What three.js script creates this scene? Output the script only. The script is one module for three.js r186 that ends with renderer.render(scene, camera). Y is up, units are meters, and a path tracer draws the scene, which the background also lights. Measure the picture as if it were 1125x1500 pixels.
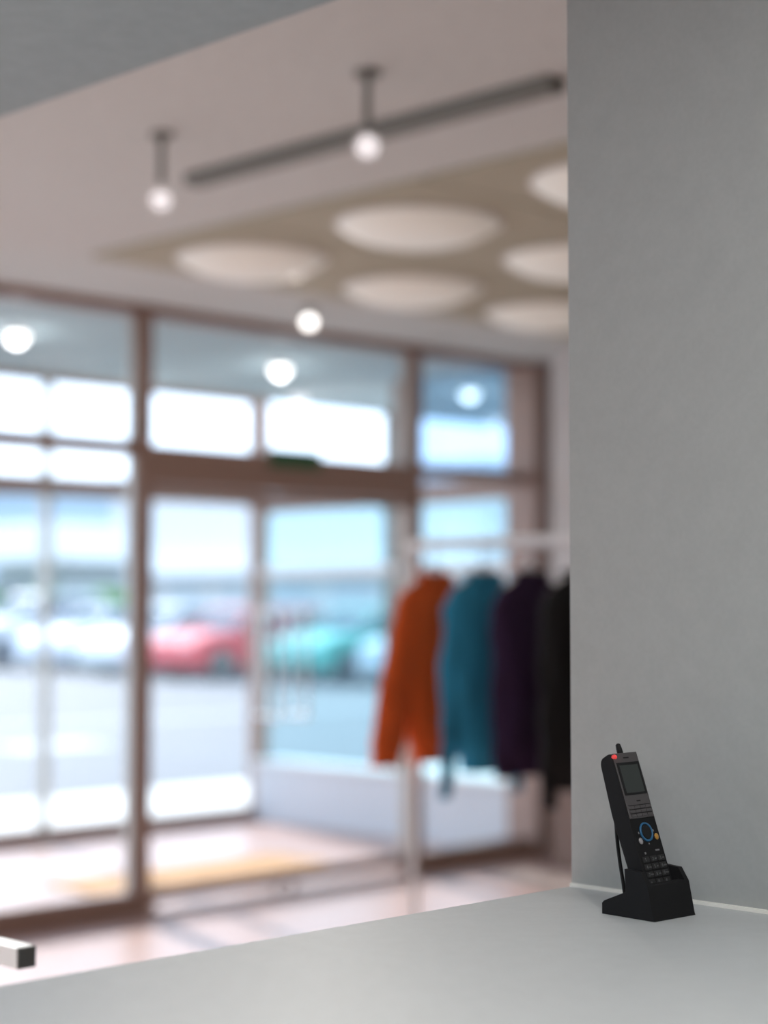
import * as THREE from 'three';
import { RoundedBoxGeometry } from 'three/addons/geometries/RoundedBoxGeometry.js';
import { mergeGeometries } from 'three/addons/utils/BufferGeometryUtils.js';
import { ImprovedNoise } from 'three/addons/math/ImprovedNoise.js';
import { FontLoader } from 'three/addons/loaders/FontLoader.js';
import { TextGeometry } from 'three/addons/geometries/TextGeometry.js';
import { RectAreaLightUniformsLib } from 'three/addons/lights/RectAreaLightUniformsLib.js';
import { Brush, Evaluator, SUBTRACTION } from 'three-bvh-csg';

// ------------------------------------------------------------------ camera, sky, sun, exposure
const scene = new THREE.Scene();
const EYE = 1.42;
const camera = new THREE.PerspectiveCamera(2 * Math.atan(750 / 2613) * 180 / Math.PI, 1125 / 1500, 0.05, 900);
camera.position.set(0, EYE, 0);
camera.lookAt(Math.SQRT1_2, EYE + 140 / 2613, -Math.SQRT1_2);
camera.focus = 1.88;
camera.userData.fStop = 2.1;

const renderer = new THREE.WebGLRenderer({ antialias: true });
renderer.toneMapping = THREE.LinearToneMapping;
renderer.toneMappingExposure = 0.73;
renderer.shadowMap.enabled = true;
renderer.shadowMap.type = THREE.PCFSoftShadowMap;

RectAreaLightUniformsLib.init();
const PANEL = 17.5;   // brightness of the panel lamps over the counter
const SUN_DIR = new THREE.Vector3(0.3, 0.37, -1).normalize();
// hazy bright sky: whiter at the horizon, bluer above, alike all round, with faint thin cloud
const skyTexture = (() => {
  const W = 512, H = 256, d = new Float32Array(W * H * 4), n = new ImprovedNoise();
  for (let y = 0; y < H; y++) for (let x = 0; x < W; x++) {
    const e = Math.max(0, Math.sin(((y + 0.5) / H - 0.5) * Math.PI)), a = (x + 0.5) / W * 2 * Math.PI, t = Math.pow(e, 0.6), r = Math.sqrt(1 - e * e), i = (y * W + x) * 4;
    const c = 1 + 0.1 * n.noise(r * Math.cos(a) * 3, e * 7, r * Math.sin(a) * 3) + 0.05 * n.noise(r * Math.cos(a) * 9, e * 20, r * Math.sin(a) * 9);
    d[i] = (3.3 - 1.1 * t) * c; d[i + 1] = (3.9 - 0.7 * t) * c; d[i + 2] = (4.6 - 0.1 * t) * c; d[i + 3] = 1;
  }
  const t = new THREE.DataTexture(d, W, H, THREE.RGBAFormat, THREE.FloatType);
  t.mapping = THREE.EquirectangularReflectionMapping; t.magFilter = THREE.LinearFilter; t.needsUpdate = true;
  return t;
})();
scene.background = skyTexture;
scene.backgroundIntensity = 1.0;

const sun = new THREE.DirectionalLight(new THREE.Color(1.0, 0.985, 0.95), 15);
sun.name = 'sun';
sun.position.set(5, 0, -7).addScaledVector(SUN_DIR, 60);
sun.target.position.set(5, 0, -7);
sun.castShadow = true;
sun.shadow.mapSize.set(4096, 4096);
Object.assign(sun.shadow.camera, { left: -30, right: 30, top: 30, bottom: -30, near: 1, far: 160 });
scene.add(sun, sun.target);

// ------------------------------------------------------------------ helpers
let seed = 7;
const rnd = () => { seed = (seed * 1664525 + 1013904223) >>> 0; return seed / 4294967296; };
const perlin = new ImprovedNoise();
const taken = new Map();
function numbered(n) {
  const k = taken.get(n) ?? 0; taken.set(n, k + 1);
  return k ? n + '_' + String(k).padStart(3, '0') : n;
}
function tag(o, label, category, group, kind) {
  Object.assign(o.userData, { label, category });
  if (group) o.userData.group = group;
  if (kind) o.userData.kind = kind;
  return o;
}
function group(name, at, turn = 0) {
  const g = new THREE.Group(); g.name = numbered(name); g.position.set(...at); g.rotation.y = turn; scene.add(g); return g;
}
function mesh(name, geo, mat, parent) {
  const m = new THREE.Mesh(geo, mat); m.name = parent ? name : numbered(name); m.castShadow = m.receiveShadow = true;
  (parent ?? scene).add(m); return m;
}
// uv in metres, by the face's main axis
function metres(g) {
  if (g.index) g = g.toNonIndexed();
  const p = g.attributes.position, n = g.attributes.normal, uv = new Float32Array(p.count * 2);
  for (let i = 0; i < p.count; i++) {
    const ax = Math.abs(n.getX(i)), ay = Math.abs(n.getY(i)), az = Math.abs(n.getZ(i));
    const [a, b] = ay >= ax && ay >= az ? [p.getX(i), p.getZ(i)] : ax >= az ? [p.getZ(i), p.getY(i)] : [p.getX(i), p.getY(i)];
    uv[2 * i] = a; uv[2 * i + 1] = b;
  }
  g.setAttribute('uv', new THREE.BufferAttribute(uv, 2));
  return g;
}
// a box given by its extents in its parent's axes; r rounds the edges
function box(name, [x0, x1], [y0, y1], [z0, z1], mat, parent, r = 0) {
  const w = x1 - x0, h = y1 - y0, d = z1 - z0;
  const g = r ? new RoundedBoxGeometry(w, h, d, 2, Math.min(r, w / 2.01, h / 2.01, d / 2.01)) : new THREE.BoxGeometry(w, h, d);
  const m = mesh(name, metres(g), mat, parent);
  m.position.set((x0 + x1) / 2, (y0 + y1) / 2, (z0 + z1) / 2);
  return m;
}
const gbox = (x0, x1, y0, y1, z0, z1) => new THREE.BoxGeometry(x1 - x0, y1 - y0, z1 - z0).translate((x0 + x1) / 2, (y0 + y1) / 2, (z0 + z1) / 2);
function rod(name, a, b, r, mat, parent, seg = 12) {
  const A = new THREE.Vector3(...a), B = new THREE.Vector3(...b), g = new THREE.CylinderGeometry(r, r, A.distanceTo(B), seg);
  const m = mesh(name, g, mat, parent);
  m.position.copy(A).add(B).multiplyScalar(0.5);
  m.quaternion.setFromUnitVectors(new THREE.Vector3(0, 1, 0), B.clone().sub(A).normalize());
  return m;
}
function noiseTexture(size, f, srgb, repeat) {
  const d = new Uint8Array(size * size * 4);
  for (let y = 0; y < size; y++) for (let x = 0; x < size; x++) {
    const c = f(x / size, y / size, x, y), i = (y * size + x) * 4;
    for (let k = 0; k < 3; k++) d[i + k] = Math.max(0, Math.min(255, Array.isArray(c) ? c[k] : c));
    d[i + 3] = 255;
  }
  const t = new THREE.DataTexture(d, size, size);
  t.magFilter = THREE.LinearFilter; t.minFilter = THREE.LinearMipmapLinearFilter; t.generateMipmaps = true;
  t.wrapS = t.wrapT = THREE.RepeatWrapping;
  if (srgb) t.colorSpace = THREE.SRGBColorSpace;
  if (repeat) t.repeat.set(repeat, repeat);
  t.needsUpdate = true;
  return t;
}
// periodic noise: two turns of a circle each way keep the edges together
const tile = (u, v, k, z = 0) => perlin.noise(Math.cos(u * 6.2832) * k, Math.sin(u * 6.2832) * k + Math.cos(v * 6.2832) * k, Math.sin(v * 6.2832) * k + z);
const speckle = (amp, k = 6) => noiseTexture(256, (u, v) => 236 + amp * (tile(u, v, k) + (rnd() - 0.5) * 1.2), true, 1);
const grain = noiseTexture(256, (u, v) => 128 + 60 * tile(u, v, 9) + (rnd() - 0.5) * 60, false, 3);
const std = (o) => new THREE.MeshStandardMaterial(o);
const lin = (r, g, b) => new THREE.Color().setRGB(r, g, b);

const M = {
  wall: std({ color: lin(0.475, 0.495, 0.49), roughness: 0.85, map: speckle(4), bumpMap: grain, bumpScale: 0.00004 }),
  whiteWall: std({ color: lin(0.76, 0.76, 0.75), roughness: 0.9, map: speckle(8) }),
  ceiling: std({ color: lin(0.74, 0.8, 0.78), roughness: 0.95, map: speckle(8) }),
  panel: std({ color: lin(0.53, 0.53, 0.41), roughness: 0.85, map: speckle(8) }),
  soffit: std({ color: lin(0.39, 0.51, 0.545), roughness: 0.9, map: speckle(8) }),
  counter: std({ color: lin(0.62, 0.645, 0.655), roughness: 0.45, map: speckle(3, 8) }),
  caulk: std({ color: lin(0.9, 0.89, 0.84), roughness: 0.5 }),
  floor: new THREE.MeshPhysicalMaterial({ color: lin(0.58, 0.38, 0.33), roughness: 0.36, map: speckle(26, 5), bumpMap: grain, bumpScale: 0.0001 }),
  frame: std({ color: lin(0.34, 0.235, 0.195), roughness: 0.42, metalness: 0.25 }),
  frameLight: std({ color: lin(0.5, 0.47, 0.42), roughness: 0.4, metalness: 0.3 }),
  brownWall: std({ color: lin(0.3, 0.2, 0.16), roughness: 0.7, map: speckle(20, 5) }),
  chrome: std({ color: lin(0.8, 0.8, 0.8), roughness: 0.16, metalness: 1 }),
  whitePaint: std({ color: lin(0.8, 0.8, 0.79), roughness: 0.4 }),
  sill: std({ color: lin(0.76, 0.78, 0.82), roughness: 0.7, map: speckle(8) }),
  glass: new THREE.MeshPhysicalMaterial({ color: 0xffffff, transmission: 1, roughness: 0, thickness: 0, ior: 1.5 }),
  glassBlue: new THREE.MeshPhysicalMaterial({ color: lin(0.42, 0.58, 0.74), transmission: 1, roughness: 0, thickness: 0, ior: 1.5 }),
  glassTint: new THREE.MeshPhysicalMaterial({ color: lin(0.66, 0.88, 0.92), transmission: 1, roughness: 0, thickness: 0, ior: 1.5 }),
  mat: std({ color: lin(0.58, 0.3, 0.11), roughness: 1, map: speckle(50, 12), bumpMap: grain, bumpScale: 0.003 }),
  asphalt: std({ color: lin(0.105, 0.12, 0.14), roughness: 0.9, map: speckle(40, 10) }),
  concrete: std({ color: lin(0.66, 0.64, 0.6), roughness: 0.9, map: speckle(24, 8) }),
  roadPaint: std({ color: lin(0.42, 0.43, 0.43), roughness: 0.8, map: speckle(24, 8) }),
  greyMetal: std({ color: lin(0.2, 0.21, 0.19), roughness: 0.6 }),
  darkMetal: std({ color: lin(0.07, 0.07, 0.065), roughness: 0.5, metalness: 0.4 }),
  black: new THREE.MeshPhysicalMaterial({ color: lin(0.01, 0.01, 0.011), roughness: 0.6, specularIntensity: 0.5 }),
};
const S = 'structure';

// ------------------------------------------------------------------ the building's shell
const CEIL = 2.84, ZI = -6.72, ZO = -9.15, X0 = -3, X1 = 10, ZB = 3.2;
tag(box('floor', [X0 - 0.15, X1 + 0.15], [-0.12, 0], [ZO - 0.1, ZB + 0.15], M.floor), 'terracotta pink tiled shop floor running into the entrance lobby', 'floor', null, S);
const ceiling = tag(box('ceiling', [X0 - 0.15, X1 + 0.15], [CEIL, CEIL + 0.25], [ZI - 0.1, ZB + 0.15], M.ceiling), 'beige plastered shop ceiling with a field of olive square boards', 'ceiling', null, S);
tag(box('ceiling', [X0, 1.62], [2.235, CEIL], [-3.6, ZB], M.soffit), 'lowered grey ceiling above the counter', 'ceiling', null, S);
tag(box('wall_left', [X0 - 0.15, X0], [0, CEIL], [ZI, ZB + 0.15], M.whiteWall), 'white side wall of the shop out past the counter', 'wall', null, S);
tag(box('wall_back', [X0, X1], [0, CEIL], [ZB, ZB + 0.15], M.whiteWall), 'white rear wall of the shop behind the counter', 'wall', null, S);
tag(box('wall_right', [X1, X1 + 0.15], [0, CEIL], [ZI, ZB + 0.15], M.whiteWall), 'white end wall of the shop beyond the clothes rack', 'wall', null, S);
tag(box('wall_partition', [1.619, 1.78], [0, CEIL], [-1.315, ZB], M.wall, null, 0.003), 'plain grey plastered partition wall beside the black handset', 'wall', null, S);
const front = tag(box('wall_front', [8.06, X1], [0.9, CEIL], [ZI - 0.1, ZI + 0.1], M.whiteWall), 'white front wall next to the brown entrance pillar', 'wall', null, S);
tag(box('wall_front', [8.06, X1], [0, 0.9], [ZI - 0.1, ZI + 0.1], M.brownWall), 'brown dado on the front wall next to the pillar', 'wall', null, S);
tag(box('trim_1', [7.84, 8.06], [0, CEIL], [ZI - 0.12, ZI + 0.12], M.frame, null, 0.006), 'broad brown pillar closing the shopfront glazing beside the white wall', 'pillar', null, S);
{
  const o = group('trim_4', [7.75, 0, -6.15]);
  tag(o, 'square white column with brown foot between sweaters and partition', 'column', null, S);
  box('column_shaft', [-0.15, 0.15], [0.85, CEIL], [-0.15, 0.15], M.whiteWall, o, 0.006);
  box('column_foot', [-0.155, 0.155], [0, 0.85], [-0.155, 0.155], M.brownWall, o, 0.006);
}
tag(box('trim_2', [1.6145, 1.6192], [1.1, 1.104], [-1.313, -0.4], M.caulk), 'white sealant bead between counter and partition wall', 'trim', null, S);

// square olive boards set against the ceiling, each with a round opal lamp below it (lamps further down)
const BOARDS = [];
for (let i = 0; i < 4; i++) for (let j = 0; j < 3; j++) BOARDS.push([4.65 + i * 0.93, -5.4 + j * 0.93]);
for (const [x, z] of BOARDS) {
  const m = mesh('ceiling_panel', metres(new RoundedBoxGeometry(0.915, 0.016, 0.915, 1, 0.004)), M.panel, ceiling);
  m.position.set(x, CEIL - 0.008, z).sub(ceiling.position);
}

// canopy over the entrance lobby
tag(box('ceiling', [3.2, 11.6], [CEIL, CEIL + 0.3], [ZO - 0.12, ZI - 0.1], M.soffit), 'grey soffit of the entrance canopy outside the shopfront', 'canopy', null, S);

// ------------------------------------------------------------------ shopfront: inner plane
function pane(w, h, mat, parent, at, turn = 0) {
  const m = mesh('glass_pane', new THREE.PlaneGeometry(w, h), mat, parent);
  m.position.set(...at); m.rotation.y = turn; return m;
}
function mullion(x, z, w, d, label) {
  const o = group('trim', [x, 0, z]);
  tag(o, label, 'post', null, S);
  box('post_face', [-w / 2, w / 2], [0, CEIL], [-d / 2, d / 2], M.frame, o, 0.004);
  box('glazing_bead', [-w / 2 - 0.018, -w / 2], [0.1, CEIL], [-0.03, 0.02], M.frameLight, o, 0.003);
  return o;
}
mullion(5.1, ZI, 0.075, 0.1, 'brown metal shopfront post hinging the glass door next to the fixed pane');
mullion(6.93, ZI, 0.075, 0.1, 'brown metal shopfront post behind the orange sweater');
for (const x of [3.3, 1.5, -0.3, -2.1]) tag(mullion(x, ZI, 0.075, 0.1, ''), 'brown metal shopfront post in the long glazing past the lobby', 'post', 'posts of the long glazing', S);

let windows = 0;
// a fixed bay from x0 to x1 in the inner plane: bottom rail, transom rail, head and two panes
function bay(x0, x1, label) {
  const o = group('window_' + ++windows, [x0, 0, ZI]), w = x1 - x0;
  tag(o, label, 'window', null, S);
  box('bottom_rail', [0, w], [0, 0.11], [-0.045, 0.045], M.frame, o, 0.004);
  box('transom_rail', [0, w], [2.13, 2.2], [-0.03, 0.03], M.frame, o, 0.004);
  box('head_rail', [0, w], [CEIL - 0.05, CEIL], [-0.045, 0.045], M.frame, o, 0.004);
  pane(w, 2.05, M.glass, o, [w / 2, 1.125, 0]);
  pane(w, 0.6, M.glass, o, [w / 2, 2.49, 0]);
  return o;
}
bay(3.34, 5.06, 'fixed shopfront glass bay beside the glass double door');
bay(6.97, 7.84, 'narrow fixed glass bay behind the hanging sweaters');
for (const [a, b] of [[1.54, 3.26], [-0.26, 1.46], [-2.06, -0.34], [X0, -2.14]]) tag(bay(a, b, ''), 'full-height glass bay of the long glazing past the lobby', 'window', 'bays of the long glazing', S);
{
  const o = group('window_' + ++windows, [5.14, 0, ZI]), w = 6.89 - 5.14;
  tag(o, 'glass light with brown header above the double door', 'window', null, S);
  box('header', [0, w], [2.0, 2.185], [-0.05, 0.05], M.frame, o, 0.005);
  box('head_rail', [0, w], [CEIL - 0.05, CEIL], [-0.045, 0.045], M.frame, o, 0.004);
  pane(w, 0.6, M.glass, o, [w / 2, 2.487, 0]);
}
function glassDoor(n, x0, x1, handleX, label) {
  const o = group('door_' + n, [x0, 0, ZI]), w = x1 - x0;
  tag(o, label, 'door', null, S);
  pane(w, 1.86, M.glass, o, [w / 2, 1.035, 0]);
  box('bottom_rail', [0, w], [0.045, 0.11], [-0.022, 0.022], M.frame, o, 0.004);
  box('top_rail', [0, w], [1.955, 1.99], [-0.02, 0.02], M.frame, o, 0.004);
  const hx = handleX - x0;
  for (const s of [-1, 1]) {
    const pts = [[0, 0.88], [0, 0.88], [0, 1.4], [0, 1.4]].map(([, y], i) => new THREE.Vector3(hx, y, s * (i === 0 || i === 3 ? 0.005 : 0.06)));
    const path = new THREE.CurvePath();
    for (let i = 0; i < 3; i++) path.add(new THREE.LineCurve3(pts[i], pts[i + 1]));
    const h = mesh('handle', new THREE.TubeGeometry(path, 40, 0.012, 10), M.chrome, o);
    for (const y of [0.88, 1.4]) {
      const b = mesh('boss', new THREE.SphereGeometry(0.02, 16, 10), M.chrome, h); b.position.set(hx, y, s * 0.06);
    }
  }
  for (const px of [0.045, w - 0.045]) {
    const p = mesh('pivot', new THREE.CylinderGeometry(0.018, 0.018, 0.04, 16), M.chrome, o); p.position.set(px, 0.022, 0);
  }
  return o;
}
glassDoor(1, 5.145, 6.005, 5.91, 'glass door leaf hung on the post next to the fixed pane');
glassDoor(2, 6.015, 6.885, 6.105, 'glass door leaf hung on the post behind the orange sweater');
tag(box('sign_plate', [5.86, 6.2], [2.125, 2.215], [ZI + 0.05, ZI + 0.075], std({ color: lin(0.02, 0.12, 0.05), roughness: 0.5 }), null, 0.006), 'small dark green sign plate on the brown header over the double door', 'sign');
tag(box('trim_3', [5.14, 6.89], [0, 0.012], [ZI - 0.03, ZI + 0.06], M.frame, null, 0.003), 'brown threshold strip under the glass double door', 'threshold', null, S);

// ------------------------------------------------------------------ entrance lobby: outer plane, side wall, mat
{
  const W = 7.95;
  for (const [x, w, label] of [[W, 0.1, 'dark corner post of the entrance lobby next to the low white wall'], [6.23, 0.03, 'slim meeting stile of the outer lobby doors'], [4.5, 0.06, 'slim outer lobby post on the side away from the white wall'], [3.3, 0.1, 'dark corner post of the lobby by the long glazing']]) {
    tag(box('trim', [x - w / 2, x + w / 2], [0, CEIL], [ZO - 0.05, ZO + 0.05], w < 0.05 ? M.frameLight : M.frame, null, 0.004), label, 'post', null, S);
  }
  const outer = [[6.255, W - 0.05, 'outer lobby door pane next to the low white wall'], [4.53, 6.205, 'outer lobby door pane past the slim meeting stile'], [3.35, 4.47, 'outer lobby side pane near the long glazing']];
  for (const [a, b, label] of outer) {
    const o = group('window_' + ++windows, [a, 0, ZO]), w = b - a;
    tag(o, label, 'window', null, S);
    box('bottom_rail', [0, w], [0, 0.09], [-0.035, 0.035], M.frame, o, 0.004);
    box('header', [0, w], [2.105, 2.22], [-0.045, 0.045], M.frame, o, 0.004);
    box('head_rail', [0, w], [CEIL - 0.04, CEIL], [-0.035, 0.035], M.frame, o, 0.004);
    pane(w, 2.015, M.glass, o, [w / 2, 1.0975, 0]);
    pane(w, 0.58, M.glass, o, [w / 2, 2.51, 0]);
  }
  const d = -ZO + ZI - 0.17;                                   // side wall runs from the corner post to the pillar
  const o = group('wall_lobby', [W, 0, ZO + 0.05]);
  tag(o, 'low white lobby side wall topped by tinted glass', 'wall', null, S);
  box('low_wall', [-0.07, 0.07], [0, 0.385], [0, d], M.sill, o, 0.004);
  box('sill', [-0.1, 0.1], [0.385, 0.41], [0, d], M.whitePaint, o, 0.004);
  box('middle_rail', [-0.03, 0.03], [1.625, 1.695], [0, d], M.whitePaint, o, 0.004);
  box('header', [-0.035, 0.035], [2.06, 2.18], [0, d], M.frame, o, 0.004);
  for (const z of [1.28, d - 0.03]) box('window_post', [-0.03, 0.03], [0.41, CEIL], [z - 0.03, z + 0.03], M.frame, o, 0.004);
  for (const [z0, z1, top] of [[0, 1.25, M.glass], [1.31, d - 0.06, M.glassBlue]]) {
    pane(z1 - z0, 1.215, M.glassTint, o, [0, 1.0175, (z0 + z1) / 2], Math.PI / 2);
    pane(z1 - z0, 0.365, M.glassTint, o, [0, 1.8775, (z0 + z1) / 2], Math.PI / 2);
    pane(z1 - z0, 0.66, top, o, [0, 2.51, (z0 + z1) / 2], Math.PI / 2);
  }
  const l = group('window_' + ++windows, [3.3, 0, ZO + 0.05]);
  tag(l, 'glass side of the lobby by the long glazing', 'window', null, S);
  box('bottom_rail', [-0.03, 0.03], [0, 0.1], [0, 2.33], M.frame, l, 0.004);
  pane(2.33, CEIL - 0.1, M.glass, l, [0, 0.1 + (CEIL - 0.1) / 2, 1.165], Math.PI / 2);
  tag(box('door_mat', [5.28, 6.86], [0, 0.012], [-7.75, -7.2], M.mat, null, 0.005), 'tan coir door mat on the lobby floor', 'mat');
}
tag(box('canopy_column', [9.24, 9.36], [0, CEIL], [ZO - 0.1, ZO + 0.02], std({ color: lin(0.05, 0.075, 0.05), roughness: 0.6 }), null, 0.01), 'dark green column holding the canopy outside the lobby', 'column');

// ------------------------------------------------------------------ counter
{
  const o = group('counter', [-1.6, 0, -1.315]);
  tag(o, 'pale grey counter with a smooth laminate top under the handset', 'counter');
  box('worktop', [0, 3.2165], [1.06, 1.1], [0, 0.82], M.counter, o, 0.0025);
  box('front_panel', [0, 3.2], [0, 1.06], [0.03, 0.06], M.whiteWall, o, 0.002);
  box('end_panel', [0, 0.03], [0, 1.06], [0.06, 0.78], M.whiteWall, o, 0.002);
  box('shelf', [0.03, 3.2], [0.5, 0.525], [0.06, 0.7], M.whiteWall, o, 0.002);
}

// ------------------------------------------------------------------ handset in its cradle
const HX = 1.5275, YAW = -0.058, TILT = Math.atan(0.355);
const plastic = new THREE.MeshPhysicalMaterial({ color: lin(0.009, 0.009, 0.01), roughness: 0.7, specularIntensity: 0.4, bumpMap: grain, bumpScale: 0.00004 });
{
  const cr = group('charging_cradle', [HX, 1.1, -1.1365], YAW);
  tag(cr, 'black plastic charging cradle on the grey counter holding the handset', 'phone charger');
  // side profile in (z, y), front at +z
  const sh = new THREE.Shape([[0.0345, 0], [0.0338, 0.0015], [0.0265, 0.034], [0.0175, 0.0468], [-0.0035, 0.0482], [-0.0022, 0.025], [-0.032, 0.0128], [-0.0345, 0.0105], [-0.0345, 0]].map(([z, y]) => new THREE.Vector2(z, y)));
  const W = 0.0335;
  const g = new THREE.ExtrudeGeometry(sh, { depth: 2 * W - 0.0016, bevelEnabled: true, bevelThickness: 0.0008, bevelSize: 0.0007, bevelSegments: 2 });
  g.rotateY(-Math.PI / 2); g.translate(W - 0.0008, 0.0007, 0); // shape x (z) ... extrude along -x
  const ev = new Evaluator(); ev.attributes = ['position', 'normal', 'uv'];
  const a = new Brush(g), b = new Brush(new RoundedBoxGeometry(0.0535, 0.1, 0.0262, 2, 0.002));
  a.updateMatrixWorld();
  b.position.set(0, 0.0095, 0.0143); b.rotation.x = -TILT; b.translateY(0.05); b.updateMatrixWorld();
  let r = ev.evaluate(a, b, SUBTRACTION);
  const c = new Brush(new THREE.BoxGeometry(0.0535, 0.03, 0.05)); c.position.set(0, 0.036 + 0.0151, 0.03); c.updateMatrixWorld();
  r.updateMatrixWorld();
  r = ev.evaluate(r, c, SUBTRACTION);
  mesh('cradle_body', r.geometry, plastic, cr);
  for (const s of [-1, 1]) { const f = mesh('rubber_foot', new THREE.CylinderGeometry(0.004, 0.004, 0.001, 12), M.black, cr); f.position.set(s * 0.024, 0.0005, -0.02); }
}
{
  // local axes: x across, y up along the handset, z out of its face
  const ph = group('cordless_handset', [HX - 0.0022, 1.1115, -1.1117]);
  ph.rotation.set(-TILT, -0.02, 0, 'YXZ');
  tag(ph, 'black cordless handset with grey screen panel and blue key ring in its cradle', 'phone');
  const L = 0.1645, W = 0.0435;
  // outline of the side: gently bent back
  const side = new THREE.Shape();
  side.moveTo(-0.0012, 0.0012);
  side.lineTo(-0.0012, 0.1);
  side.quadraticCurveTo(-0.0004, 0.13, -0.0012, L - 0.003);
  side.quadraticCurveTo(-0.002, L - 0.0012, -0.005, L - 0.0012);
  side.lineTo(-0.0125, L - 0.0028);
  side.quadraticCurveTo(-0.0165, L - 0.005, -0.0168, L - 0.011);
  side.lineTo(-0.0196, 0.108);
  side.quadraticCurveTo(-0.0202, 0.1, -0.0196, 0.09);
  side.lineTo(-0.0172, 0.0012);
  side.closePath();
  const g = new THREE.ExtrudeGeometry(side, { depth: W - 0.0024, bevelEnabled: true, bevelThickness: 0.0012, bevelSize: 0.0012, bevelSegments: 3, curveSegments: 8 });
  g.rotateY(-Math.PI / 2); g.translate((W - 0.0024) / 2, 0, 0);
  mesh('body', g, plastic, ph);
  const plateMat = std({ color: lin(0.085, 0.077, 0.08), roughness: 0.45, metalness: 0.2 });
  const plate = mesh('face_panel', metres(new RoundedBoxGeometry(W - 0.003, 0.0705, 0.0016, 3, 0.0007)), plateMat, ph);
  plate.position.set(0, L - 0.0005 - 0.0705 / 2, 0.0002);
  // display: frame, glass
  const fr = new THREE.Shape([[-0.018, -0.0172], [0.018, -0.0172], [0.018, 0.0172], [-0.018, 0.0172]].map((q) => new THREE.Vector2(...q)));
  fr.holes.push(new THREE.Path([[-0.0156, -0.0155], [0.0156, -0.0155], [0.0156, 0.0148], [-0.0156, 0.0148]].map((q) => new THREE.Vector2(...q))));
  const bez = mesh('display_frame', new THREE.ExtrudeGeometry(fr, { depth: 0.0007, bevelEnabled: true, bevelThickness: 0.0003, bevelSize: 0.0003, bevelSegments: 1 }), M.black, ph);
  bez.position.set(0, L - 0.0285, 0.001);
  const scr = mesh('display', new RoundedBoxGeometry(0.0312, 0.0303, 0.0008, 1, 0.0002), std({ color: lin(0.03, 0.036, 0.034), roughness: 0.3 }), ph);
  scr.position.set(0, L - 0.0288, 0.0013); scr.userData.label = 'dark grey switched-off display';
  // the maker's mark under the display, too small to read, and the rows of flat keys below it
  const mk = mesh('maker_mark', new RoundedBoxGeometry(0.0062, 0.0012, 0.0003, 1, 0.0001), M.black, ph); mk.position.set(0.001, L - 0.0528, 0.0011);
  const flat = new RoundedBoxGeometry(0.0083, 0.0031, 0.001, 1, 0.0004);
  for (let r = 0; r < 3; r++) {
    const gr = mesh('key_groove', new THREE.BoxGeometry(W - 0.007, 0.0006, 0.0003), M.black, ph); gr.position.set(0, L - 0.0572 - r * 0.0043, 0.0011);
    for (let c = 0; c < 4; c++) { const k = mesh('function_key', flat, plateMat, ph); k.position.set((c - 1.5) * 0.0091, L - 0.0593 - r * 0.0043, 0.0012); }
  }
  // navigation ring, side keys, small marks
  const ringMat = std({ color: lin(0.022, 0.12, 0.25), roughness: 0.35 });
  const ring = mesh('navigation_ring', new THREE.TorusGeometry(0.0092, 0.0012, 10, 40), ringMat, ph); ring.position.set(0, L - 0.0862, 0.0006); ring.userData.label = 'blue ring around the navigation key';
  const nav = mesh('navigation_key', new THREE.CylinderGeometry(0.0074, 0.0078, 0.0014, 32).rotateX(Math.PI / 2), M.black, ph); nav.position.set(0, L - 0.0862, 0.0006);
  const sideKey = new THREE.SphereGeometry(0.0031, 16, 8).scale(1, 1.15, 0.4);
  const k1 = mesh('call_key', sideKey, std({ color: lin(0.36, 0.34, 0.35), roughness: 0.35, metalness: 0.3 }), ph); k1.position.set(-0.0128, L - 0.0948, 0.0005); k1.userData.label = 'silver call key';
  const k2 = mesh('end_key', sideKey, std({ color: lin(0.48, 0.25, 0.05), roughness: 0.35, metalness: 0.2 }), ph); k2.position.set(0.0148, L - 0.0922, 0.0005); k2.userData.label = 'amber end-call key';
  const markMat = std({ color: lin(0.2, 0.2, 0.21), roughness: 0.6 });
  for (const [x, y, w, h] of [[-0.0105, 0.1078, 0.0022, 0.0022], [0.0105, 0.1062, 0.0065, 0.0016], [0.0, 0.0985, 0.0016, 0.0016], [0.0122, 0.0855, 0.0015, 0.0022], [-0.0122, 0.0862, 0.0015, 0.0022]]) {
    const m = mesh('key_mark', new THREE.BoxGeometry(w, h, 0.0003), markMat, ph); m.position.set(x, L - y, 0.0001);
  }
  // dial keys with their printed figures
  const font = await new FontLoader().loadAsync('fonts/droid/droid_sans_regular.typeface.json');
  const keyG = new RoundedBoxGeometry(0.0108, 0.0062, 0.0016, 2, 0.0007), keyM = std({ color: lin(0.011, 0.011, 0.012), roughness: 0.6 }), inkM = std({ color: lin(0.13, 0.13, 0.135), roughness: 0.7 });
  ['1', '2', '3', '4', '5', '6', '7', '8', '9', '*', '0', '#'].forEach((ch, i) => {
    const k = mesh('dial_key', keyG, keyM, ph);
    k.position.set((i % 3 - 1) * 0.0126, L - 0.1145 - Math.floor(i / 3) * 0.0079, 0.0002);
    const t = new TextGeometry(ch, { font, size: 0.0033, depth: 0.0002, curveSegments: 2 }); t.center();
    mesh('figure', t, inkM, k).position.set(-0.0018, 0, 0.0009);
    const letters = ['', 'ABC', 'DEF', 'GHI', 'JKL', 'MNO', 'PQRS', 'TUV', 'WXYZ'][i];
    if (letters) { const q = new TextGeometry(letters, { font, size: 0.0015, depth: 0.0002, curveSegments: 1 }); q.center(); mesh('letters', q, inkM, k).position.set(0.0028, -0.0002, 0.0009); }
  });
  const mic = mesh('microphone_hole', new THREE.CylinderGeometry(0.0008, 0.0008, 0.0004, 10).rotateX(Math.PI / 2), markMat, ph); mic.position.set(0.001, 0.0195, 0.0001);
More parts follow.
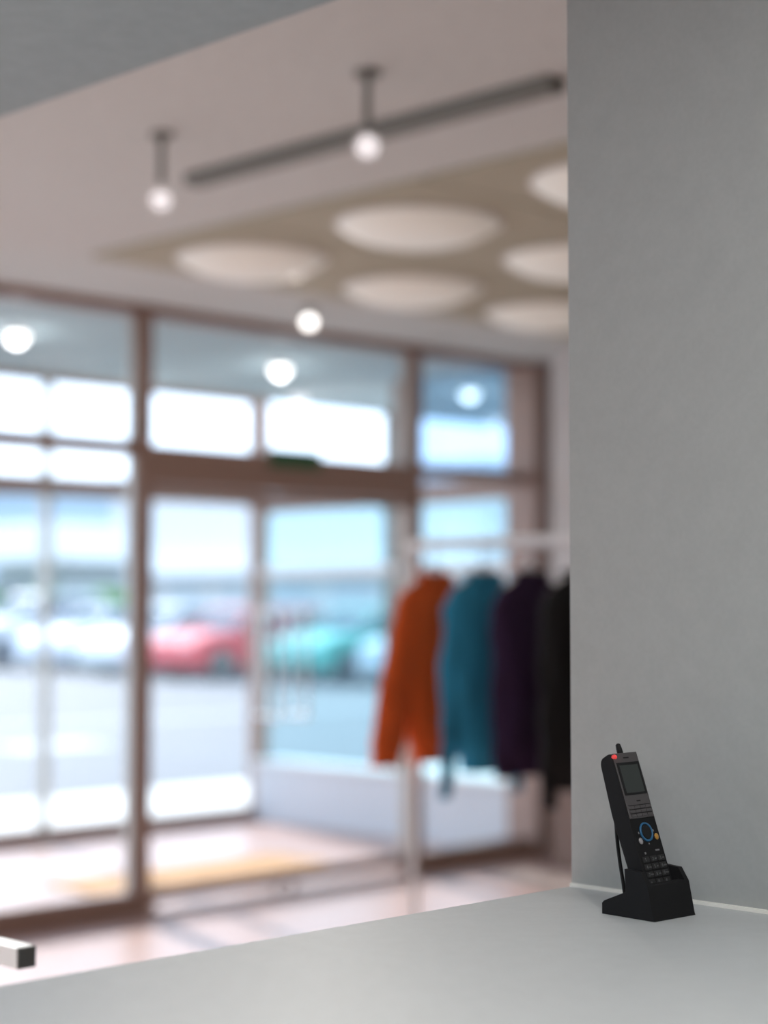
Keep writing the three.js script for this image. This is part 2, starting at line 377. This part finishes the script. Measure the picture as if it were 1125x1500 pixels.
  // status lamp and stub aerial
  const led = mesh('status_lamp', new THREE.SphereGeometry(0.0036, 20, 12).scale(1.05, 0.8, 0.9), std({ color: lin(0.55, 0.06, 0.06), roughness: 0.3, emissive: lin(0.9, 0.06, 0.06), emissiveIntensity: 0.45 }), ph);
  led.position.set(-0.0178, L - 0.0042, -0.0004); led.userData.label = 'red glowing status lamp';
  const pl = new THREE.PointLight(lin(1, 0.1, 0.08), 0.00004); pl.name = 'status_lamp_glow'; pl.position.set(-0.0178, L - 0.0042, 0.005); pl.shadow.radius = 0.1; pl.castShadow = true; ph.add(pl);
  const ae = mesh('aerial', new THREE.LatheGeometry([[0, 0], [0.0034, 0], [0.0032, 0.009], [0.0026, 0.0135], [0.0012, 0.0146], [0, 0.0148]].map((q) => new THREE.Vector2(...q)), 16), M.black, ph);
  ae.position.set(0.0035, L - 0.003, -0.0075);
  const slot = mesh('earpiece', new RoundedBoxGeometry(0.009, 0.0014, 0.0004, 1, 0.0002), M.black, ph); slot.position.set(0, L - 0.006, 0.001);
}
{
  const path = new THREE.CatmullRomCurve3([[0.004, 0.112, -0.0345], [0.002, 0.108, -0.0445], [-0.001, 0.084, -0.0425], [-0.003, 0.055, -0.037], [-0.004, 0.032, -0.0315], [-0.004, 0.0152, -0.028], [-0.003, 0.01, -0.026]].map((p) => new THREE.Vector3(...p)));
  const c = mesh('handset_strap', new THREE.TubeGeometry(path, 48, 0.002, 10), M.black);
  c.position.set(HX, 1.1, -1.1365); c.rotation.y = YAW;
  tag(c, 'thin black cord running from the back of the handset down to the cradle', 'cord');
}

// ------------------------------------------------------------------ white square rail behind the counter
{
  const o = group('display_rail', [1.324, 0, -1.98]);
  tag(o, 'white square-tube display rail with black end cap just past the counter', 'rail');
  box('top_tube', [-0.014, 0.014], [0.954, 0.982], [-1.62, 0], M.whitePaint, o, 0.002);
  const cap = box('end_cap', [-0.0135, 0.0135], [0.9545, 0.9815], [0, 0.004], M.darkMetal, o, 0.001); cap.userData.label = 'black plastic end cap';
  for (const z of [-0.55, -1.6]) { box('leg', [-0.014, 0.014], [0.02, 0.954], [z - 0.014, z + 0.014], M.whitePaint, o, 0.002); box('foot', [-0.2, 0.2], [0, 0.02], [z - 0.02, z + 0.02], M.whitePaint, o, 0.002); }
}

// ------------------------------------------------------------------ clothes rack and sweaters
const RX = 4.55, RY = 1.64;
{
  const o = group('clothes_rack', [RX, 0, -3.6]);
  tag(o, 'white metal clothes rack carrying the row of sweaters', 'clothes rack');
  rod('rail', [0, RY, -0.81], [0, RY, 0.75], 0.02, M.whitePaint, o, 18);
  for (const z of [-0.8, 0.72]) {
    rod('upright', [0, 0.06, z], [0, RY, z], 0.0125, M.whitePaint, o, 14);
    box('foot', [-0.24, 0.24], [0.05, 0.075], [z - 0.014, z + 0.014], M.whitePaint, o, 0.004);
    for (const x of [-0.21, 0.21]) { const w = mesh('caster', new THREE.CylinderGeometry(0.025, 0.025, 0.02, 18).rotateX(Math.PI / 2), M.black, o); w.position.set(x, 0.025, z); }
  }
  box('lower_bar', [-0.01, 0.01], [0.2, 0.22], [-0.8, 0.72], M.whitePaint, o, 0.004);
}
const knit = noiseTexture(128, (u, v) => 128 + 70 * Math.sin(u * 6.2832 * 16) * Math.abs(Math.sin(v * 6.2832 * 8 + u * 3.1416 * 32)) + (rnd() - 0.5) * 40, false, 6);
// sleeve: tilt out in radians, its length and radii
function sweater(z, colour, label, o) {
  const { length = 0.63, hw = 0.2, hem = 0.16, sleeve = 0.6, tilt = 0.2, r0 = 0.07, r1 = 0.05, turn = 0, sd = 1 } = o;
  const g = group('sweater', [RX, RY - 0.12, z], turn);
  tag(g, label, 'sweater', 'sweaters on the white rack');
  const mat = std({ color: colour, roughness: 0.95, bumpMap: knit, bumpScale: 0.0015 });
  const wob = (x, y, s) => 0.012 * perlin.noise(x * 9 + sd * 3.1, y * 5, s * 2.7) + 0.008 * perlin.noise(x * 22, y * 6 + sd, s);
  // rings from hem to neck
  const rings = [[-length, hem, 0.05], [-length + 0.05, hem + 0.004, 0.052], [-length + 0.07, hem + 0.02, 0.06], [-length * 0.6, hw - 0.012, 0.062], [-0.28, hw, 0.06], [-0.16, hw, 0.055], [-0.08, hw - 0.005, 0.046], [-0.04, hw * 0.82, 0.036], [-0.015, hw * 0.6, 0.03], [0.0, hw * 0.42, 0.034]];
  const N = 48, sub = [];
  const cr = new THREE.CatmullRomCurve3(rings.map((q) => new THREE.Vector3(...q)));
  for (let i = 0; i <= 44; i++) sub.push(cr.getPoint(i / 44));
  const skin = (list, at) => {
    const p = [], uv = [], ix = [];
    list.forEach((q, j) => { for (let i = 0; i <= N; i++) { const t = i / N * 2 * Math.PI; p.push(...at(q, t)); uv.push(i / N * 1.0, j * 0.015); } });
    for (let j = 0; j < list.length - 1; j++) for (let i = 0; i < N; i++) { const a = j * (N + 1) + i; ix.push(a, a + 1, a + N + 1, a + 1, a + N + 2, a + N + 1); }
    const ge = new THREE.BufferGeometry();
    ge.setAttribute('position', new THREE.Float32BufferAttribute(p, 3)); ge.setAttribute('uv', new THREE.Float32BufferAttribute(uv, 2)); ge.setIndex(ix); ge.computeVertexNormals();
    return ge;
  };
  const sup = (c, k) => Math.sign(c) * Math.pow(Math.abs(c), k);
  const m2 = mat.clone(); m2.side = THREE.DoubleSide;
  mesh('body', skin(sub, (q, t) => { const x = q.y * sup(Math.cos(t), 0.8), zz = q.z * sup(Math.sin(t), 0.8), w = wob(x, q.x, zz > 0 ? 1 : -1) * Math.min(1, -q.x * 8 + 0.05); return [x, q.x + 0.0, zz + w * Math.sign(Math.sin(t) || 1)]; }), m2, g);
  const col = mesh('collar', new THREE.TorusGeometry(hw * 0.42, 0.014, 10, 32).rotateX(Math.PI / 2).scale(1, 1.2, 0.42), mat, g); col.position.y = 0.004;
  for (const s of [-1, 1]) {
    const tl = s < 0 ? tilt : tilt * 0.7, pts = [];
    for (let i = 0; i <= 26; i++) {
      const f = i / 26, d = f * sleeve, a = tl * Math.min(1, f * 3) ;
      const r = f < 0.9 ? r0 + (r1 - r0) * f : r1 * (0.93);
      pts.push({ x: s * (hw - r0 * 0.75 + Math.sin(a) * d), y: -0.075 - d * Math.cos(a), r: i === 0 ? r * 0.55 : r });
    }
    mesh('sleeve', skin(pts, (q, t) => [q.x + q.r * Math.cos(t) + wob(q.x, q.y * 1.6, 4) * 0.8, q.y, 0.55 * q.r * Math.sin(t) + wob(q.x + t * 0.02, q.y * 2, 7)]), m2, g);
  }
  // wooden-looking white hanger with hook
  const h = group('clothes_hanger', [RX, RY - 0.12, z], turn);
  tag(h, 'white hanger holding the ' + label.split(' knitted')[0] + ' sweater on the rack', 'hanger', 'hangers on the white rack');
  const arm = new THREE.CatmullRomCurve3([[-hw + 0.03, -0.055, 0], [-0.1, -0.012, 0], [0, 0.035, 0], [0.1, -0.012, 0], [hw - 0.03, -0.055, 0]].map((q) => new THREE.Vector3(...q)));
  mesh('shoulder_bar', new THREE.TubeGeometry(arm, 24, 0.009, 8), M.whitePaint, h);
  const hk = new THREE.CatmullRomCurve3([[0, 0.035, 0], [0, 0.07, 0], [0.018, 0.1, 0], [0.019, 0.127, 0], [0, 0.14, 0], [-0.017, 0.13, 0], [-0.018, 0.115, 0]].map((q) => new THREE.Vector3(...q)));
  mesh('hook', new THREE.TubeGeometry(hk, 24, 0.0035, 8), M.chrome, h);
}
sweater(-4.3, lin(0.72, 0.105, 0.012), 'orange knitted sweater with loose sleeves at the window end of the rack', { hw: 0.18, hem: 0.1, sleeve: 0.575, tilt: 0.21, r0: 0.07, r1: 0.07, length: 0.635, sd: 1 });
sweater(-4.07, lin(0.03, 0.29, 0.48), 'teal blue knitted sweater between the orange and the purple one', { hw: 0.185, hem: 0.095, sleeve: 0.66, tilt: 0.07, r0: 0.055, r1: 0.026, length: 0.655, sd: 2 });
sweater(-3.86, lin(0.032, 0.012, 0.05), 'dark purple knitted sweater between the teal and the black one', { hw: 0.175, hem: 0.14, sleeve: 0.58, tilt: 0.02, r0: 0.055, r1: 0.04, length: 0.65, sd: 3 });
sweater(-3.645, lin(0.01, 0.01, 0.011), 'black knitted sweater next to the dark purple one', { hw: 0.19, hem: 0.15, sleeve: 0.66, tilt: 0.03, r0: 0.06, r1: 0.035, length: 0.68, sd: 4 });
sweater(-3.43, lin(0.014, 0.014, 0.018), 'charcoal knitted sweater behind the end of the grey partition', { hw: 0.19, hem: 0.15, sleeve: 0.62, tilt: 0.03, r0: 0.06, r1: 0.035, length: 0.66, sd: 5 });

// ------------------------------------------------------------------ lamps and track on the ceiling
tag(box('lighting_track', [3.62, 3.69], [CEIL - 0.04, CEIL], [-4.55, -3.0], M.greyMetal, null, 0.004), 'grey lighting track fixed to the beige ceiling', 'lighting track');
const lensM = std({ color: lin(0.9, 0.9, 0.9), roughness: 0.4, emissive: lin(1, 0.94, 0.97), emissiveIntensity: 0.95 });
const lensBright = std({ color: lin(0.9, 0.9, 0.9), roughness: 0.4, emissive: lin(1, 0.98, 0.95), emissiveIntensity: 5 });
const lensPale = std({ color: lin(0.9, 0.9, 0.9), roughness: 0.4, emissive: lin(0.85, 0.9, 1), emissiveIntensity: 1.2 });
function spotlight([x, z], drop, aim, lens, power, label, grp) {
  const o = group('ceiling_spotlight', [x, CEIL, z]);
  tag(o, label, 'spotlight', grp);
  mesh('base_plate', new THREE.CylinderGeometry(0.036, 0.036, 0.012, 24), M.greyMetal, o).position.y = -0.006;
  if (drop > 0.08) rod('stem', [0, 0, 0], [0, -drop + 0.05, 0], 0.011, M.greyMetal, o);
  const head = mesh('lamp_head', new THREE.LatheGeometry([[0, -0.055], [0.022, -0.055], [0.03, -0.045], [0.037, 0.02], [0.04, 0.024], [0.034, 0.024], [0.032, 0.012]].map((q) => new THREE.Vector2(...q)), 24), M.whitePaint, o);
  head.position.y = -drop;
  const dir = new THREE.Vector3(...aim).sub(new THREE.Vector3(x, CEIL - drop, z)).normalize();
  head.quaternion.setFromUnitVectors(new THREE.Vector3(0, 1, 0), dir);
  const l = mesh('lamp_lens', new THREE.SphereGeometry(0.0325, 24, 8, 0, 6.2832, 0, 1.2).scale(1, 0.5, 1), lens, head); l.position.y = 0.008;
  const s = new THREE.SpotLight(lin(1, 0.93, 0.85), power, 0, 0.7, 0.6); s.name = 'ceiling_spotlight_beam'; s.castShadow = true; s.shadow.radius = 1.5;
  s.position.set(x, CEIL - drop, z).addScaledVector(dir, 0.032); s.target.position.set(...aim);
  scene.add(s, s.target);
}
spotlight([3.262, -4.206], 0.2, [0.6, 1.0, -1.2], lensM, 2, 'stem-mounted ceiling spotlight at the track end towards the windows', null);
spotlight([3.265, -3.327], 0.2, [0.4, 1.0, -0.6], lensM, 2, 'stem-mounted ceiling spotlight beside the middle of the track', null);
spotlight([5.697, -6.2], 0.06, [3.2, 0.6, -3.6], lensBright, 3, 'bright surface spotlight on the ceiling right above the double door', null);
function downlight([x, z], lens, power, label, grp) {
  const o = group('downlight', [x, CEIL, z]);
  tag(o, label, 'downlight', grp);
  mesh('ring', new THREE.CylinderGeometry(0.07, 0.075, 0.02, 28), M.whitePaint, o).position.y = -0.01;
  const d = mesh('lamp_dome', new THREE.SphereGeometry(0.055, 24, 10, 0, 6.2832, Math.PI / 2, Math.PI / 2), lens, o); d.position.y = -0.018;
  const p = new THREE.PointLight(lin(0.95, 0.97, 1), power); p.name = 'downlight_glow'; p.position.set(0, -0.12, 0); p.castShadow = true; p.shadow.radius = 2; o.add(p);
}
for (const x of [5.109, 6.92, 8.569]) downlight([x, -7.78], lensBright, 0.25, 'bright round downlight under the entrance canopy near the shop glazing', 'inner canopy downlights');
for (const x of [6.75, 8.037, 10.035]) downlight([x, -8.85], lensPale, 0.1, 'pale round downlight near the outer edge of the canopy', 'outer canopy downlights');

// round opal lamps under the olive boards
const opal = std({ color: lin(0.74, 0.76, 0.7), roughness: 0.5, emissive: lin(1, 0.97, 0.88), emissiveIntensity: 0.2 });
const opalShape = new THREE.LatheGeometry([[0, -0.085], [0.08, -0.083], [0.16, -0.074], [0.22, -0.058], [0.27, -0.034], [0.298, -0.012], [0.3, 0], [0, 0]].map((q) => new THREE.Vector2(...q)), 40);
for (const [x, z] of BOARDS) {
  const o = group('ceiling_lamp', [x, CEIL - 0.016, z]);
  tag(o, 'round opal ceiling lamp under an olive ceiling board', 'ceiling lamp', 'opal lamps under the olive boards');
  mesh('lamp_diffuser', opalShape, opal, o);
  mesh('rim', new THREE.TorusGeometry(0.302, 0.006, 8, 40).rotateX(Math.PI / 2), M.whitePaint, o).position.y = -0.008;
  const l = new THREE.RectAreaLight(lin(1, 0.95, 0.86), 1.6, 0.45, 0.45); l.name = 'ceiling_lamp_glow'; l.position.set(0, -0.09, 0); l.rotation.x = -Math.PI / 2; o.add(l);
}
// flush panel lamps in the lowered ceiling over the working side of the counter
for (const [x, z, where] of [[0.75, -0.3, 'nearer the partition'], [-0.95, -0.3, 'further along the counter']]) {
  const o = group('panel_lamp', [x, 2.235, z]);
  tag(o, 'long flush panel lamp in the lowered ceiling, ' + where, 'ceiling lamp');
  box('frame', [-0.62, 0.62], [-0.012, 0], [-0.17, 0.17], M.whitePaint, o, 0.003);
  box('lamp_diffuser', [-0.59, 0.59], [-0.015, -0.012], [-0.14, 0.14], std({ color: lin(0.8, 0.8, 0.8), roughness: 0.6, emissive: lin(1, 0.98, 0.95), emissiveIntensity: 2 }), o);
  const l = new THREE.RectAreaLight(lin(1, 0.98, 0.95), PANEL, 1.18, 0.28); l.name = 'panel_lamp_glow'; l.position.set(0, -0.018, 0); l.rotation.x = -Math.PI / 2; o.add(l);
}

// ------------------------------------------------------------------ outside: ground and markings
tag(box('ground_pavement', [-40, 60], [-0.2, -0.01], [-11.32, ZO - 0.1], M.concrete), 'bright concrete pavement in front of the shop', 'pavement', null, S);
tag(box('ground_pavement', [X1 + 0.15, 60], [-0.2, -0.01], [ZO - 0.1, 6], M.concrete), 'concrete apron along the shop beyond the lobby', 'pavement', null, S);
tag(box('ground_pavement', [-40, X0 - 0.15], [-0.2, -0.01], [ZO - 0.1, 6], M.concrete), 'concrete apron along the shop past its long glazing', 'pavement', null, S);
tag(box('ground_asphalt', [-120, 200], [-0.3, -0.05], [-260, -11.32], M.asphalt), 'grey asphalt car park across from the shop', 'car park', null, S);
for (let i = 0; i < 9; i++) {
  tag(box('parking_line', [22.5, 28], [-0.05, -0.046], [-25 - i * 2.7 - 0.06, -25 - i * 2.7 + 0.06], M.roadPaint), 'white painted line between parked cars', 'road marking', 'lines of the parking bays');
}
tag(box('parking_line', [8, 30], [-0.05, -0.046], [-19.0, -18.75], M.roadPaint), 'wide white line along the driveway in the car park', 'road marking');
tag(box('parking_line', [10.4, 11.6], [-0.05, -0.046], [-16.4, -15.6], M.roadPaint), 'short white bar painted on the driveway', 'road marking');

// ------------------------------------------------------------------ outside: cars
const tyre = std({ color: lin(0.02, 0.02, 0.02), roughness: 0.8 }), carGlass = std({ color: lin(0.06, 0.08, 0.1), roughness: 0.08 }), alloy = std({ color: lin(0.45, 0.45, 0.46), roughness: 0.35, metalness: 0.7 });
const lampClear = std({ color: lin(0.75, 0.78, 0.8), roughness: 0.15 }), lampRed = std({ color: lin(0.4, 0.02, 0.02), roughness: 0.25 });
const carGeo = (() => {
  const b = new THREE.Shape();
  b.moveTo(-2.05, 0.3); b.lineTo(-1.72, 0.26); b.absarc(-1.3, 0.3, 0.38, Math.PI, 0, true); b.lineTo(0.92, 0.26); b.absarc(1.3, 0.3, 0.38, Math.PI, 0, true);
  b.lineTo(2.0, 0.3); b.quadraticCurveTo(2.1, 0.6, 2.02, 0.92); b.lineTo(1.7, 0.98); b.lineTo(-0.95, 0.95); b.quadraticCurveTo(-1.7, 0.88, -2.02, 0.7); b.quadraticCurveTo(-2.12, 0.5, -2.05, 0.3);
  const body = new THREE.ExtrudeGeometry(b, { depth: 1.56, bevelEnabled: true, bevelThickness: 0.06, bevelSize: 0.05, bevelSegments: 3, curveSegments: 10 }).translate(0, 0, -0.78);
  // glasshouse: wider below than above
  const loft = (x0, x1, w0, y0, X0_, X1_, w1, y1) => {
    const g = new THREE.BoxGeometry(1, 1, 1), p = g.attributes.position;
    for (let i = 0; i < p.count; i++) { const up = p.getY(i) > 0, r = p.getX(i) > 0, s = Math.sign(p.getZ(i)); p.setXYZ(i, up ? (r ? X1_ : X0_) : (r ? x1 : x0), up ? y1 : y0, s * (up ? w1 : w0)); }
    g.computeVertexNormals(); return g;
  };
  return {
    body, cabin: loft(-1.0, 1.85, 0.76, 0.93, -0.32, 1.5, 0.6, 1.42), roof: loft(-0.36, 1.55, 0.62, 1.42, -0.22, 1.42, 0.55, 1.48),
    pillars: [[-1.0, -0.32], [0.45, 0.5], [1.82, 1.48]].flatMap(([xa, xb]) => [-1, 1].map((s) => {
      const A = new THREE.Vector3(xa, 0.93, s * 0.765), B = new THREE.Vector3(xb, 1.43, s * 0.605), c = new THREE.CylinderGeometry(0.035, 0.035, A.distanceTo(B), 8);
      c.applyQuaternion(new THREE.Quaternion().setFromUnitVectors(new THREE.Vector3(0, 1, 0), B.clone().sub(A).normalize())); return c.translate(...A.add(B).multiplyScalar(0.5).toArray());
    })),
    wheel: new THREE.CylinderGeometry(0.31, 0.31, 0.2, 28).rotateX(Math.PI / 2), rim: new THREE.CylinderGeometry(0.2, 0.2, 0.21, 20).rotateX(Math.PI / 2),
    lamp: new RoundedBoxGeometry(0.12, 0.14, 0.36, 2, 0.04), mirror: new RoundedBoxGeometry(0.1, 0.12, 0.16, 2, 0.04), bumper: new RoundedBoxGeometry(0.16, 0.16, 1.5, 2, 0.05), handle: new RoundedBoxGeometry(0.18, 0.03, 0.03, 1, 0.01),
  };
})();
function car(x, z, turn, colour, label, scale = [1, 1, 1]) {
  const o = group('parked_car', [x, -0.05, z], turn); o.scale.set(...scale);
  tag(o, label, 'car', 'parked cars');
  const paint = new THREE.MeshPhysicalMaterial({ color: colour, roughness: 0.6, clearcoat: 0.25, clearcoatRoughness: 0.25 });
  mesh('body', carGeo.body, paint, o); mesh('window_glass', carGeo.cabin, carGlass, o); mesh('roof', carGeo.roof, paint, o);
  for (const p of carGeo.pillars) mesh('roof_pillar', p, paint, o);
  for (const sx of [-1.3, 1.3]) for (const s of [-1, 1]) { const w = mesh('wheel', carGeo.wheel, tyre, o); w.position.set(sx, 0.31, s * 0.72); mesh('rim', carGeo.rim, alloy, w).position.z = s * 0.01; }
  for (const s of [-1, 1]) {
    mesh('headlamp', carGeo.lamp, lampClear, o).position.set(-2.02, 0.66, s * 0.58); mesh('tail_lamp', carGeo.lamp, lampRed, o).position.set(2.04, 0.78, s * 0.6);
    mesh('mirror', carGeo.mirror, paint, o).position.set(-0.7, 1.0, s * 0.9); mesh('door_handle', carGeo.handle, alloy, o).position.set(0.35, 0.8, s * 0.84);
  }
  mesh('bumper', carGeo.bumper, paint, o).position.set(-2.1, 0.4, 0); mesh('bumper', carGeo.bumper, paint, o).position.set(2.08, 0.4, 0);
}
const white = lin(0.75, 0.76, 0.78);
car(24.8, -29.0, 0, lin(0.55, 0.03, 0.05), 'red car parked outside opposite the glass door');
car(25.2, -31.9, 0, white, 'white car parked just past the red car', [1, 1.02, 1]);
car(26, -35.6, 0.05, lin(0.68, 0.72, 0.78), 'pale silver car parked between two white cars');
car(26, -38.6, -0.04, white, 'tall white van-like car near the green hedge', [1.05, 1.22, 1.02]);
car(25.6, -26.1, 0, lin(0.12, 0.42, 0.36), 'teal green car parked beyond the tinted lobby glass');
car(25.6, -23.4, 0, lin(0.5, 0.53, 0.56), 'grey car parked beyond the teal green car');

// ------------------------------------------------------------------ outside: plants, kiosk, buildings
const leafM = [std({ color: lin(0.14, 0.3, 0.07), roughness: 0.7, side: THREE.DoubleSide }), std({ color: lin(0.08, 0.2, 0.06), roughness: 0.7, side: THREE.DoubleSide })];
const bark = std({ color: lin(0.12, 0.09, 0.06), roughness: 0.9 });
function shrub(x, z, rx, ry, rz, trunk, m, label, grp) {
  const o = group(trunk ? 'tree' : 'shrub', [x, -0.05, z]);
  tag(o, label, trunk ? 'tree' : 'shrub', grp);
  const leaves = [], n = 1300, base = new THREE.OctahedronGeometry(1, 0).scale(1, 0.12, 0.5);
  for (let i = 0; i < n; i++) {
    const a = rnd() * 6.2832, c = rnd() * 2 - 1, s = Math.sqrt(1 - c * c), r = 0.55 + 0.45 * Math.sqrt(rnd()) + 0.12 * perlin.noise(a * 2, c * 3, x);
    const g = base.clone().scale(0.17, 0.17, 0.17).rotateX(rnd() * 3).rotateY(rnd() * 6).rotateZ(rnd() * 3);
    g.translate(rx * r * s * Math.cos(a), trunk + ry + ry * r * c, rz * r * s * Math.sin(a)); leaves.push(g);
  }
  mesh('foliage', mergeGeometries(leaves), leafM[m], o);
  rod('trunk', [0, 0, 0], [0, trunk + ry, 0], trunk ? 0.12 : 0.05, bark, o, 10);
}
for (let i = 0; i < 4; i++) shrub(31.5, -43 - i * 3.4, 1.2, 1.0, 1.4, 0, 0, 'bright green hedge bush behind the white cars', 'hedge bushes behind the white cars');
for (let i = 0; i < 4; i++) shrub(30.5, -22.5 - i * 2.7, 0.9, 0.7, 1.05, 0, 1, 'green bush behind the teal car', 'bushes behind the teal car');
{
  const o = group('kiosk', [36, -0.05, -52]);
  tag(o, 'small white-roofed kiosk standing behind the white cars', 'kiosk');
  const brightWhite = std({ color: lin(0.9, 0.9, 0.89), roughness: 0.5 }), kw = std({ color: lin(0.42, 0.46, 0.46), roughness: 0.8, map: speckle(16) });
  box('wall_panel', [-1.3, 1.3], [0, 3.0], [-2.1, 2.1], kw, o, 0.02);
  box('roof', [-1.8, 1.8], [3.0, 4.3], [-2.7, 2.7], brightWhite, o, 0.06);
  for (const z of [-1.2, 0, 1.2]) box('window', [-1.33, -1.28], [1.1, 2.2], [z - 0.5, z + 0.5], carGlass, o, 0.01);
  box('counter_shelf', [-1.6, -1.3], [1.0, 1.06], [-1.9, 1.9], M.whitePaint, o, 0.01);
}
function store(x, z0, z1, h, wallM, label, step) {
  const o = group('store_building', [x, -0.05, (z0 + z1) / 2]), w = (z1 - z0) / 2;
  tag(o, label, 'building');
  box('wall', [0, 14], [0, h], [-w, w], wallM, o);
  box('parapet', [-0.25, 14.2], [h, h + 0.35], [-w - 0.2, w + 0.2], M.whitePaint, o);
  box('plinth', [-0.08, 0], [0, 0.5], [-w, w], M.concrete, o);
  box('awning', [-1.4, 0], [3.0, 3.25], [-w + 1, w - 1], M.whitePaint, o);
  for (let z = -w + 2; z < w - 1.5; z += step) { box('window', [-0.06, 0], [0.6, 2.7], [z - step * 0.36, z + step * 0.36], shopGlass, o); box('window_frame', [-0.08, -0.06], [1.62, 1.68], [z - step * 0.36, z + step * 0.36], M.whitePaint, o); }
}
const shopGlass = std({ color: lin(0.5, 0.56, 0.6), roughness: 0.25 }), hazeBlue = std({ color: lin(0.5, 0.62, 0.7), roughness: 0.8, map: speckle(14) }), paleWhite = std({ color: lin(0.9, 0.88, 0.86), roughness: 0.8, map: speckle(14) });  // the pale blue is distant haze put into the wall colour
store(56, -76, -50, 7.4, paleWhite, 'long white store across the car park seen through the glass door', 4);
store(58, -110, -78, 8.2, hazeBlue, 'pale blue store standing in for hazy hills behind the kiosk', 4.5);  // both pale blue stores are added in place of hazy hills
store(60, -48, -22, 7.6, hazeBlue, 'pale blue store standing in for hazy hills seen through the tinted lobby glass', 4.5);

renderer.render(scene, camera);
